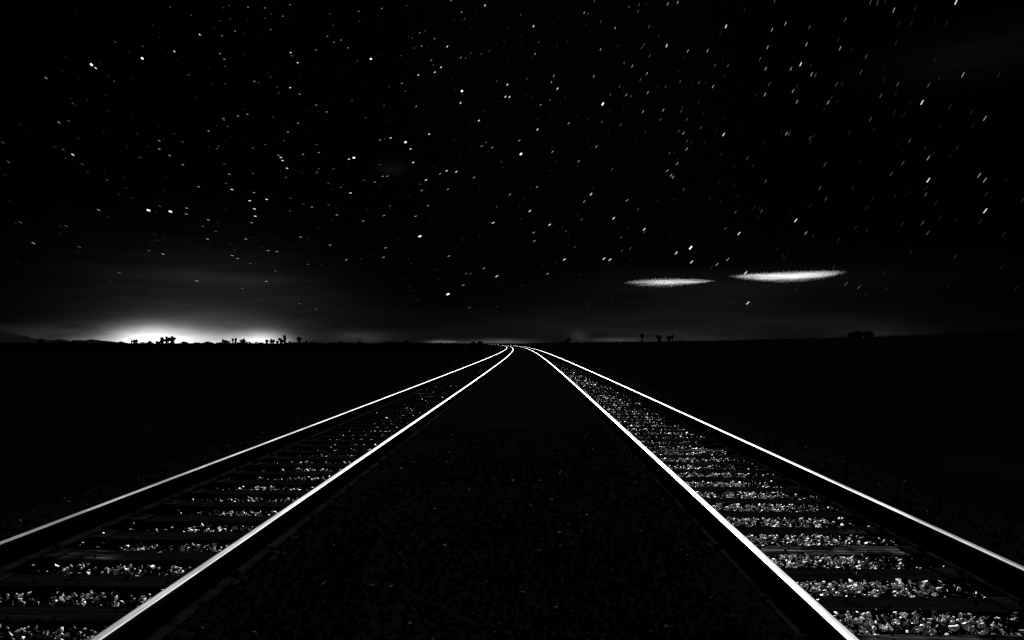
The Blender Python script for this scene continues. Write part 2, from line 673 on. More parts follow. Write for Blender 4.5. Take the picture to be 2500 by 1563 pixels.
def crib(rails, yc, n, inner_right, scale):
    """ballast between two sleepers. Stone tones paint in the light: pale by the inner rail, dark beyond"""
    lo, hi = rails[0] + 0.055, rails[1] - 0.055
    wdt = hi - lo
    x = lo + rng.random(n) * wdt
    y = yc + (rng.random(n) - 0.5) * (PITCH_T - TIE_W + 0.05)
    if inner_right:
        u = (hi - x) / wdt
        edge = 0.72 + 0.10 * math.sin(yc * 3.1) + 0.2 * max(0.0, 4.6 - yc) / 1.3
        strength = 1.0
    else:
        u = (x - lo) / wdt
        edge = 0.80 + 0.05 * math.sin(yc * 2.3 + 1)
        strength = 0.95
    fade = np.clip((62 - yc) / 46, 0.15, 1.0)  # painted dimming: fewer pale stones farther down the track
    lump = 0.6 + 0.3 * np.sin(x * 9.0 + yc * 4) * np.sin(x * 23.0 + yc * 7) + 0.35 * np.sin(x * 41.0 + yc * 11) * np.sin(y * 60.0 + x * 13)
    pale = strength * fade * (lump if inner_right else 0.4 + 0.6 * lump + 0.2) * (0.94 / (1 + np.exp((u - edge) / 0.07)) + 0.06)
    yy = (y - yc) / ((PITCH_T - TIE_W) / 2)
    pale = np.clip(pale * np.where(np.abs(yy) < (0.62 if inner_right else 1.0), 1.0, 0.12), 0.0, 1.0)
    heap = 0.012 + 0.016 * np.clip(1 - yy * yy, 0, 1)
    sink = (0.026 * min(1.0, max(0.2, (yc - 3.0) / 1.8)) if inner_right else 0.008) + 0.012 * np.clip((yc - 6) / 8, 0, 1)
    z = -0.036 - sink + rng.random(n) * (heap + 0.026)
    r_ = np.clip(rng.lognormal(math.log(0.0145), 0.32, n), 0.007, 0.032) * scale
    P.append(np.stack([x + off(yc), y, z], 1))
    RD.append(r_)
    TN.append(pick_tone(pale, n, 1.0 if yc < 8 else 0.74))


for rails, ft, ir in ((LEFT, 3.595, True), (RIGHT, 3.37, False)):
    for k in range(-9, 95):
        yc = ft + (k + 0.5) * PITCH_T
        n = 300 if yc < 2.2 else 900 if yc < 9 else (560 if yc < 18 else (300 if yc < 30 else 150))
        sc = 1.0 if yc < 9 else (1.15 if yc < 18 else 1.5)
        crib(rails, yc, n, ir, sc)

# shoulders, the six-foot between the tracks, stones lying on sleepers


def scatter(n, x0, x1, y0, y1, z, pale, r0, sd_, top=1):
    x = x0 + rng.random(n) * (x1 - x0)
    y = y0 + (y1 - y0) * rng.random(n) ** 1.7
    zz = np.interp(x, [q_[0] for q_ in prof], [q_[1] for q_ in prof]) if z is None else np.full(n, z)
    P.append(np.stack([x + off(y), y, zz + 0.006], 1))
    RD.append(np.clip(rng.normal(r0, sd_, n), 0.006, 0.05))
    TN.append(pick_tone(np.full(n, pale), n, 1.0, top))


scatter(9000, -1.85, 1.36, 2.6, 12, None, 0.001, 0.017, 0.006)
scatter(3000, -1.5, 1.1, 2.6, 9, None, 0.004, 0.024, 0.008)
scatter(5000, -5.2, -3.55, 2.4, 22, None, 0.012, 0.018, 0.006)
scatter(420, -3.75, -3.53, 4.5, 26, 0.02, 0.30, 0.018, 0.006, 3)
scatter(5000, 2.95, 4.8, 2.4, 22, None, 0.003, 0.018, 0.006)
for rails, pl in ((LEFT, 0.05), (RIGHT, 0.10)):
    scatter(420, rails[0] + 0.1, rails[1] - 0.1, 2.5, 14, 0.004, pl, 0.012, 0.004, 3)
P = np.concatenate(P)
RD = np.concatenate(RD)
TN = np.concatenate(TN)

# the nearest pale stones are pieces of their own, the rest one heap
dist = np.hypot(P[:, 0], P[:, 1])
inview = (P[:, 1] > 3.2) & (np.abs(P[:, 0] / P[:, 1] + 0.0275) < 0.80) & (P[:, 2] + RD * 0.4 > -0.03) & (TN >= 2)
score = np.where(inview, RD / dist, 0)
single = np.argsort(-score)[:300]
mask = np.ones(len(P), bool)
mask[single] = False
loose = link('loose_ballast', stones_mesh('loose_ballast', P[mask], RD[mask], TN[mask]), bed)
loose['kind'] = 'stuff'
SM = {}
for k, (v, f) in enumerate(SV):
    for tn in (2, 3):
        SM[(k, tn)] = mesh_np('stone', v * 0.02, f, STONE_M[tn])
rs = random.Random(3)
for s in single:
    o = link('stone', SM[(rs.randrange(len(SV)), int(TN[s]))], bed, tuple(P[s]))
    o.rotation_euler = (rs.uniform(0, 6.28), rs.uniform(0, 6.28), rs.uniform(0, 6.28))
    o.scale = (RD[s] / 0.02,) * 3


# lone pale stones on the sleepers of the right track
def on_plane(px, py, z):
    d = ray(px, py)
    s = (z - CAM_Z) / d.z
    return Vector((d.x * s, d.y * s, z))


for (px, py, rr, lab) in [(2359, 1531, 0.026, 'pale stone on the nearest sleeper of the right track, closest to the camera'),
                          (2157, 1362, 0.015, 'pale stone on a right track sleeper near the dark outer side'),
                          (1978, 1270, 0.016, 'small white stone alone on a dark sleeper of the right track, farthest of four'),
                          (2010, 1423, 0.013, 'small pale stone lying left on the second sleeper of the right track')]:
    c = on_plane(px, py, 0.008)
    me = mesh_np('stone', SV[int(px) % 10][0] * rr, SV[int(px) % 10][1], STONE_M[3])
    o = link('stone', me, None, (c.x, c.y, 0.003 + rr * 0.5))
    prop(o, label=lab, category='stone', group='pale stones on the sleepers')


# ---------------------------------------------------------------- trees and scrub
def tube(pts, radii, n=7):
    v, f = [], []
    for i, (p_, r_) in enumerate(zip(pts, radii)):
        p_ = Vector(p_)
        d = (Vector(pts[min(i + 1, len(pts) - 1)]) - Vector(pts[max(i - 1, 0)])).normalized()
        u = d.orthogonal().normalized()
        w_ = d.cross(u)
        for k in range(n):
            a = 2 * math.pi * k / n
            v.append(p_ + (u * math.cos(a) + w_ * math.sin(a)) * r_)
        if i:
            for k in range(n):
                a, c = (i - 1) * n + k, (i - 1) * n + (k + 1) % n
                f.append((a, c, c + n, a + n))
    return v, f


def rosette(c, r_, rnd, n=120, up=0.25, core=True):
    """spiky yucca head: bayonet leaves radiating from the branch end"""
    v, f = [], []
    c = Vector(c)
    if core:      # the packed bases of the leaves
        for i in range(1, 6):
            th = math.pi * i / 6
            for k in range(8):
                a = 2 * math.pi * k / 8
                q_ = r_ * 0.72 * rnd.uniform(0.85, 1.1)
                v.append(c + Vector((math.sin(th) * math.cos(a), math.sin(th) * math.sin(a), math.cos(th))) * q_)
        for i in range(4):
            for k in range(8):
                f.append((i * 8 + k, i * 8 + (k + 1) % 8, i * 8 + 8 + (k + 1) % 8, i * 8 + 8 + k))
        f += [tuple(range(8)), tuple(range(32, 40))]
    for _ in range(n):
        while True:
            d = Vector((rnd.gauss(0, 1), rnd.gauss(0, 1), rnd.gauss(up, 1)))
            if d.length > 0.1:
                break
        d.normalize()
        L = r_ * rnd.uniform(0.75, 1.12)
        wd = r_ * 0.13
        u = d.orthogonal().normalized()
        u.rotate(Matrix.Rotation(rnd.uniform(0, 6.28), 3, d))
        w_ = d.cross(u)
        b0 = len(v)
        s0 = c + d * r_ * 0.1
        s1 = c + d * L * 0.55
        tip = c + d * L
        v += [s0 + u * wd, s0 - u * wd, s0 + w_ * wd, s1 + u * wd * 0.9, s1 - u * wd * 0.9, s1 + w_ * wd * 0.9, tip]
        f += [(b0, b0 + 1, b0 + 4, b0 + 3), (b0 + 1, b0 + 2, b0 + 5, b0 + 4), (b0 + 2, b0, b0 + 3, b0 + 5)]
        f += [(b0 + 3, b0 + 4, b0 + 6), (b0 + 4, b0 + 5, b0 + 6), (b0 + 5, b0 + 3, b0 + 6)]
    return v, f


def build(name, parts, mat, parent, smooth=False):
    V, F = [], []
    for v, f in parts:
        b0 = len(V)
        V += [tuple(q_) for q_ in v]
        F += [tuple(i + b0 for i in q_) for q_ in f]
    me = bpy.data.meshes.new(name)
    me.from_pydata(V, [], F)
    me.materials.append(mat)
    if smooth:
        me.polygons.foreach_set('use_smooth', [True] * len(me.polygons))
    return link(name, me, parent)


def joshua(bx, heads, depth, label, trunk_r=0.24):
    """bx: where the foot stands across the frame; heads: (x, y, r) of each leaf head there; depth: distance in metres"""
    d = ray(bx, 838)
    s = depth / d.y
    x0, y0 = d.x * s, depth
    gz = float(ground_h(np.array([x0]), np.array([y0]))[0]) - 0.05
    rnd = random.Random(int(bx * 7 + len(heads)))
    root = empty('joshua_tree', (x0, y0, gz))
    prop(root, label=label, category='tree', group='joshua trees along the skyline')
    m_px = depth / FPX
    tr, cr = [], []
    H = []
    for (hx, hy, hr) in heads:
        dd = ray(hx, hy)
        yy = depth + rnd.uniform(-0.5, 0.5)
        k = yy / dd.y
        H.append((Vector((dd.x * k - x0, yy - y0, CAM_Z + dd.z * k - gz)), hr * m_px * 1.3))
    hmax = max(h.z for h, _ in H)
    hmin = min(h.z - r_ for h, r_ in H)
    fork = Vector((rnd.uniform(-0.1, 0.1), 0, max(0.35 * hmin, 0.25 * hmax)))
    if len(H) == 1:
        h, r_ = H[0]
        tr.append(tube([(0, 0, -0.2), (0.02, 0, h.z * 0.4), (h.x * 0.6, h.y * 0.5, h.z * 0.75), tuple(h)], [trunk_r * 1.4, trunk_r, trunk_r * 0.95, trunk_r * 0.7]))
    else:
        tr.append(tube([(0, 0, -0.2), tuple(fork * 0.5), tuple(fork)], [trunk_r * 1.5, trunk_r * 1.1, trunk_r]))
        for h, r_ in H:
            mid = fork.lerp(h, 0.55) + Vector((h.x - fork.x, h.y - fork.y, 0)) * 0.22
            tr.append(tube([tuple(fork - Vector((0, 0, 0.1))), tuple(mid), tuple(h)], [trunk_r * 0.85, trunk_r * 0.7, trunk_r * 0.5]))
    for h, r_ in H:
        cr.append(rosette(h, r_, rnd, 110))
        for q_ in range(3):
            o = Vector((rnd.gauss(0, 0.45), rnd.gauss(0, 0.45), rnd.gauss(-0.2, 0.45))) * r_
            cr.append(rosette(h + o, r_ * 0.7, rnd, 50))
        # skirt of dead leaves hanging down the branch
        cr.append(rosette(h - Vector((h.x * 0.05, 0, r_ * 0.9)), r_ * 0.55, rnd, 50, -0.6))
    build('trunk', tr, M['bark'], root, True)
    build('crown', cr, M['leaf'], root)
    return root


def LL(lst):      # coordinates read on the left skyline strip
    return [(280 + .2067 * a, 800 + .2067 * b_, .2067 * c) for a, b_, c in lst]


def RRt(lst):     # the strip right of the tracks
    return [(1480 + .2067 * a, 800 + .2067 * b_, .2067 * c) for a, b_, c in lst]


def xl(a):
    return 280 + .2067 * a


def xr(a):
    return 1480 + .2067 * a


joshua(xl(245), LL([(255, 158, 15), (222, 160, 11), (240, 152, 9), (190, 132, 4), (228, 136, 5), (262, 137, 5)]), 210, 'small joshua tree with wispy top sprigs, leftmost against the town glow')
joshua(xl(410), LL([(408, 167, 13), (424, 174, 9)]), 220, 'single low round-headed joshua tree in the brightest part of the glow')
joshua(xl(575), LL([(560, 126, 15), (572, 145, 17), (552, 152, 12)]), 230, 'left tree of the big joshua clump against the glow')
joshua(xl(620), LL([(612, 118, 14), (625, 138, 18), (600, 150, 15), (645, 128, 14)]), 232, 'middle tree of the big joshua clump against the glow')
joshua(xl(682), LL([(685, 126, 20), (690, 147, 19), (660, 142, 15), (678, 165, 17)]), 228, 'right tree of the big joshua clump, with the largest round head')
joshua(xl(512), LL([(495, 170, 12), (515, 172, 12), (535, 170, 10)]), 240, 'low spreading joshua tree at the left foot of the big clump')
joshua(xl(1295), LL([(1278, 162, 14), (1296, 164, 14)]), 250, 'squat two-headed joshua tree left of the twin slender ones')
joshua(xl(1325), LL([(1318, 162, 13), (1338, 170, 13)]), 252, 'squat joshua tree touching the twin slender ones from the left')
joshua(xl(1362), LL([(1361, 168, 9)]), 256, 'tiny joshua tree just left of the twin slender ones')
joshua(xl(1397), LL([(1396, 143, 13), (1395, 158, 9)]), 240, 'left of the twin slender upright joshua trees', 0.26)
joshua(xl(1428), LL([(1436, 132, 9), (1427, 148, 11), (1425, 162, 9)]), 242, 'right of the twin slender joshua trees, slightly taller and leaning', 0.26)
joshua(xl(1515), LL([(1495, 155, 14), (1526, 150, 16), (1540, 162, 10), (1512, 166, 13)]), 236, 'bushy joshua tree right of the twin slender ones')
joshua(xl(1595), LL([(1590, 172, 6), (1600, 174, 5)]), 260, 'tiny sparse joshua tree in the gap of the right half of the glow')
joshua(xl(1665), LL([(1665, 185, 8)]), 240, 'tiny ball-headed joshua tree at the right end of the glow')
joshua(xl(1800), LL([(1788, 153, 10), (1806, 153, 10), (1798, 158, 9)]), 230, 'small mushroom-shaped joshua tree at the right edge of the glow')
joshua(xl(1862), LL([(1850, 150, 15), (1880, 156, 14), (1860, 164, 15)]), 234, 'bushy joshua tree between the mushroom-shaped and the tallest one')
joshua(xl(1920), LL([(1916, 165, 11), (1928, 172, 11)]), 240, 'low joshua tree close left of the tallest one')
joshua(xl(1972), LL([(1948, 134, 13), (1970, 152, 17), (1985, 158, 14), (1955, 150, 13)]), 238, 'forked joshua tree leaning against the tallest one')
joshua(xl(2012), LL([(2003, 102, 14), (2014, 106, 11), (1998, 122, 9), (2020, 128, 10)]), 236, 'tallest joshua tree on the left skyline, with a lobed head')
joshua(xl(2072), LL([(2066, 168, 8), (2078, 174, 8)]), 246, 'very low joshua tree between the tallest and the funnel-shaped one')
joshua(xl(2182), LL([(2162, 126, 13), (2185, 128, 14), (2200, 133, 11), (2180, 145, 12)]), 232, 'funnel-shaped joshua tree standing alone right of the glow')
joshua(xl(2265), LL([(2265, 164, 11)]), 240, 'small single-headed joshua tree right of the funnel-shaped one')
joshua(xl(2315), LL([(2312, 174, 8), (2322, 176, 7)]), 250, 'tiny two-headed joshua tree farther right of the funnel-shaped one')
joshua(xl(2351), LL([(2351, 166, 5), (2351, 176, 5)]), 250, 'thin pole-like joshua tree, last on the left skyline')
joshua(1388, [(1384, 831, 2.0), (1390, 829, 2.6), (1386, 833, 2.2), (1380, 834, 1.8)], 260, 'small joshua tree on the skyline just right of the tracks')
joshua(1368, [(1368, 834, 1.6)], 270, 'tiny joshua tree left of the one nearest to the right track')
joshua(xr(424), RRt([(424, 82, 12), (422, 98, 19)]), 200, 'tall column-like joshua tree with one oval head, right of the tracks', 0.34)
joshua(xr(625), RRt([(612, 105, 16), (630, 101, 13), (643, 118, 13), (625, 125, 13)]), 205, 'heart-shaped joshua tree, middle of three right of the tracks', 0.2)
joshua(xr(742), RRt([(722, 112, 12), (750, 116, 18), (742, 136, 15), (792, 99, 12), (782, 122, 9)]), 203, 'joshua tree with one long raised arm, right of the heart-shaped one', 0.2)
joshua(2079, [(2076, 820, 4.5), (2085, 815, 5.5), (2072, 822, 3)], 300, 'left tree of the wide dark clump on the right rise', 0.22)
joshua(2096, [(2092, 815, 5), (2100, 814, 5), (2097, 820, 5)], 302, 'middle tree of the wide dark clump on the right rise', 0.22)
joshua(2118, [(2112, 815, 5.5), (2121, 813.5, 5.5), (2128, 816.5, 5), (2116, 820, 6)], 298, 'right tree of the wide dark clump on the right rise', 0.22)


def shrub_parts(rnd, wdt, hgt, n):
    """creosote scrub: many thin stems with small leaf clumps"""
    v, f = [], []
    for _ in range(n):
        a = rnd.uniform(0, 6.28)
        rr = wdt * 0.5 * math.sqrt(rnd.random())
        hz = hgt * (1 - 0.8 * rnd.random() ** 1.6) * (1 - 0.5 * (rr / (wdt * 0.5)) ** 2)
        c = Vector((rr * math.cos(a), rr * math.sin(a), hz))
        q_ = rnd.uniform(0.08, 0.17) * min(hgt, 1.6)
        nrm = Vector((rnd.gauss(0, 1), rnd.gauss(0, 1), rnd.gauss(0, 1))).normalized()
        u = nrm.orthogonal().normalized()
        w_ = nrm.cross(u)
        b0 = len(v)
        v += [c + u * q_, c + w_ * q_ * 0.6, c - u * q_, c - w_ * q_ * 0.6, c + nrm * q_ * 0.4]
        f += [(b0, b0 + 1, b0 + 4), (b0 + 1, b0 + 2, b0 + 4), (b0 + 2, b0 + 3, b0 + 4), (b0 + 3, b0, b0 + 4), (b0, b0 + 3, b0 + 2, b0 + 1)]
    stems = []
    for _ in range(9):
        a = rnd.uniform(0, 6.28)
        rr = wdt * rnd.uniform(0.1, 0.42)
        stems.append(tube([(0, 0, -0.1), (rr * math.cos(a) * 0.5, rr * math.sin(a) * 0.5, hgt * 0.4), (rr * math.cos(a), rr * math.sin(a), hgt * 0.85)], [0.03, 0.02, 0.01], 4))
    return stems, (v, f)


def shrub(px, wpx, hpx, depth, label, name='creosote_bush', grp='bushes along the skyline'):
    d = ray(px, 838)
    s = depth / d.y
    x0 = d.x * s
    gz = float(ground_h(np.array([x0]), np.array([depth]))[0])
    hgt = CAM_Z - gz + hpx * depth / FPX
    rnd = random.Random(int(px * 3))
    root = empty(name, (x0, depth, gz))
    prop(root, label=label, category='bush', group=grp)
    st, lf = shrub_parts(rnd, wpx * depth / FPX, hgt, 900)
    build('stems', st, M['bark'], root)
    build('foliage', [lf], M['scrub'], root)


shrub(100, 24, 11, 190, 'dark bush standing out before the left hills')
shrub(180, 9, 8, 200, 'small bush on the notch between the far left hills')
shrub(147, 12, 6, 210, 'low bush between two others before the far left hills')
shrub(296, 26, 4.5, 210, 'broad low bush at the left end of the town glow')
shrub(450, 28, 4.5, 220, 'broad flat bush right of the big joshua clump')
shrub(508, 26, 4.0, 220, 'wide low bush in the middle of the town glow')
shrub(878, 22, 4.8, 200, 'leafy bush on the dim skyline midway between glow and tracks')
shrub(832, 30, 4.0, 210, 'wide low bush right of the last left joshua tree')
shrub(950, 26, 4.6, 200, 'bush on the skyline left of the two mounded bushes')
shrub(992, 28, 6.0, 190, 'rounded bush left of the small bright skyline glow')
shrub(1155, 20, 4.0, 190, 'left half of the dark mounded thicket beside the tracks')
shrub(1172, 24, 5.2, 185, 'right half of the dark mounded thicket beside the tracks')
shrub(1505, 12, 4.5, 205, 'round bush left of the tall column-like joshua tree')
shrub(1520, 10, 3.0, 205, 'low bush next to the round one before the column-like joshua tree')
shrub(1583, 10, 2.0, 205, 'low bush between the column-like and the heart-shaped joshua tree')
shrub(1648, 8, 2.8, 205, 'low bush at the foot of the joshua tree with the raised arm')
shrub(1690, 10, 3.5, 205, 'bush right of the three joshua trees by the tracks')
shrub(1811, 5, 5.0, 320, 'lone round bush on the rising right skyline')
shrub(2100, 50, 4.0, 310, 'wide undergrowth below the clump on the right rise')

# brush that reads as one dark fringe along the skyline
rnd = random.Random(11)
fr = []
for i in range(430):
    if i < 330:
        px = rnd.uniform(-60, 1120)
        depth = rnd.uniform(150, 330)
        hh = 1.6 + 2.2 * math.sin(px * 0.043 + 1) * math.sin(px * 0.0117) + rnd.uniform(-1.4, 1.4)
    else:
        px = rnd.uniform(1340, 2560)
        depth = rnd.uniform(330, 560)
        hh = rnd.uniform(-0.5, 1.0) if px > 1800 else rnd.uniform(0.0, 1.8)
    d = ray(px, 838)
    x0 = d.x * depth / d.y
    gz = float(ground_h(np.array([x0]), np.array([depth]))[0])
    top = CAM_Z + float(max(crest(np.array([math.atan2(x0, depth)]))[0], 0)) * depth + hh * depth / FPX
    hgt = max(0.5, top - gz) if px < 1340 else rnd.uniform(0.3, 1.1)
    st, (v, f) = shrub_parts(rnd, rnd.uniform(2.0, 6.0), hgt, 260)
    fr.append(([Vector(q_) + Vector((x0, depth, gz)) for q_ in v], f))
fringe = build('desert_scrub', fr, M['scrub'], None)
prop(fringe, kind='stuff', label='low black desert scrub fringing the skyline', category='scrub')


# dry weeds near the tracks
def weed(px, py, hpx, zg, label, n=26, spread=0.35):
    c = on_plane(px, py, zg)
    hgt = hpx * c.y / FPX
    rnd = random.Random(int(px))
    parts = []
    for _ in range(n):
        a = rnd.uniform(0, 6.28)
        L = hgt * rnd.uniform(0.5, 1.0)
        sp = L * rnd.uniform(0.05, spread)
        rb = hgt * 0.1 * rnd.random()
        bx, by = rb * math.cos(a), rb * math.sin(a)
        parts.append(tube([(bx, by, -0.01), (bx + sp * 0.4 * math.cos(a), by + sp * 0.4 * math.sin(a), L * 0.6), (bx + sp * math.cos(a), by + sp * math.sin(a), L)],
                          [hgt * 0.02, hgt * 0.017, hgt * 0.004], 3))
    o = build('dry_weed', parts, M['straw'], None)
    o.location = c
    prop(o, label=label, category='weed', group='dry weeds beside the left track')


weed(549, 1146, 17, -0.01, 'thin dry weed between the left rails, nearer of the two')
weed(591, 1132, 15, -0.01, 'thin dry weed between the left rails, farther of the two')
weed(92, 893, 20, -0.88, 'tall pale weed clump in the dark at the far left')
weed(60, 902, 16, -0.88, 'short pale weed clump at the far left frame edge')
weed(441, 874, 11, -0.88, 'faint dry weed below the big joshua clump')
weed(1114, 892, 15, -0.25, 'dry weed clump just left of the outer left rail', 50, 0.9)

# ---------------------------------------------------------------- clouds
def cloud(x0, x1, y0, y1, tilt, dens, label, seed, lift, sag, thick):
    dist_ = 3600.0
    xm, ym = (x0 + x1) / 2, (y0 + y1) / 2
    d = ray(xm, ym)
    s = dist_ / d.y
    c = Vector((d.x * s, d.y * s, CAM_Z + d.z * s))
    k = s / FPX * 1.0
    hw, hh = (x1 - x0) / 2 * k, (y1 - y0) / 2 * k
    bm = bmesh.new()
    bmesh.ops.create_icosphere(bm, subdivisions=4, radius=1.0)
    me = bpy.data.meshes.new('cloud')
    bm.to_mesh(me)
    bm.free()
    mt = bpy.data.materials.new('cloud_vapour')
    mt.use_nodes = True
    nt = mt.node_tree
    nt.nodes.clear()
    b = NB(nt)
    t = b.new('ShaderNodeTexCoord')
    sp = b.new('ShaderNodeSeparateXYZ')
    nt.links.new(t.outputs['Object'], sp.inputs[0])
    X, Y, Z = sp.outputs
    cb = b.new('ShaderNodeCombineXYZ')
    b.put(cb.inputs[0], b.m('MULTIPLY', X, 1.1))
    b.put(cb.inputs[1], b.m('MULTIPLY', Y, 0.8))
    b.put(cb.inputs[2], b.m('ADD', b.m('MULTIPLY', Z, 2.6), b.m('ADD', b.m('MULTIPLY', X, 0.3), seed)))
    nz = b.noise(cb.outputs[0], 2.2, 5.0, 0.6)
    XX = b.m('MULTIPLY', X, X)
    # keel of the lens sags in the middle, its tips lift
    Zs = b.m('SUBTRACT', b.m('ADD', Z, sag * 0.35), b.m('MULTIPLY', XX, sag))
    half = b.ramp(X, -1.0, 0.9, thick[0], thick[1], 'LINEAR')
    half = b.m('MULTIPLY', half, b.m('POWER', b.m('MAXIMUM', b.m('SUBTRACT', 1.0, XX), 0.0), 0.7))
    half = b.m('MAXIMUM', half, 0.02)
    top = b.m('GREATER_THAN', Zs, 0.0)
    zn = b.m('DIVIDE', b.m('MULTIPLY', Zs, b.m('ADD', 1.0, b.m('MULTIPLY', top, 0.5))), half)
    zn = b.m('ADD', zn, b.m('MULTIPLY', b.m('SUBTRACT', nz, 0.5), 1.2))
    vert = b.m('EXPONENT', b.m('MULTIPLY', b.m('MULTIPLY', zn, zn), -1.3))
    horiz = b.m('MULTIPLY', b.m('MAXIMUM', b.m('SUBTRACT', 1.0, XX), 0.0), b.m('MAXIMUM', b.m('SUBTRACT', 1.0, b.m('MULTIPLY', Y, Y)), 0.0))
    edge = b.ramp(b.m('ADD', b.m('ADD', XX, b.m('MULTIPLY', Y, Y)), b.m('MULTIPLY', Z, Z)), 1.0, 0.55)
    skew = b.ramp(X, -1.0, lift, 0.12, 1.0)
    dn = b.m('MULTIPLY', b.m('MULTIPLY', b.m('MULTIPLY', b.m('MULTIPLY', vert, horiz), edge), skew), b.m('MULTIPLY', b.ramp(nz, 0.3, 0.68, 0.1, 2.0), dens))
    pv = b.new('ShaderNodeVolumePrincipled')
    pv.inputs['Color'].default_value = (0.95, 0.95, 0.95, 1)
    pv.inputs['Anisotropy'].default_value = 0.45
    nt.links.new(dn, pv.inputs['Density'])
    out = b.new('ShaderNodeOutputMaterial')
    nt.links.new(pv.outputs[0], out.inputs['Volume'])
    me.materials.append(mt)
    o = link('cloud', me, None, c)
    o.scale = (hw, hw * 0.45, hh)
    o.rotation_euler = (0, R(-tilt), -math.atan2(d.x, d.y))
    prop(o, label=label, category='cloud', group='moonlit lens clouds')
    return o


cloud(1512, 1752, 665, 711, -0.3, 0.0052, 'thin bright lens cloud low right of centre, the smaller and lower one', 3.0, 0.75, 0.02, (0.40, 0.10))
cloud(1782, 2050, 644, 700, -0.2, 0.0056, 'larger brighter lens cloud above the right skyline', 9.0, -0.2, 0.20, (0.20, 0.28))

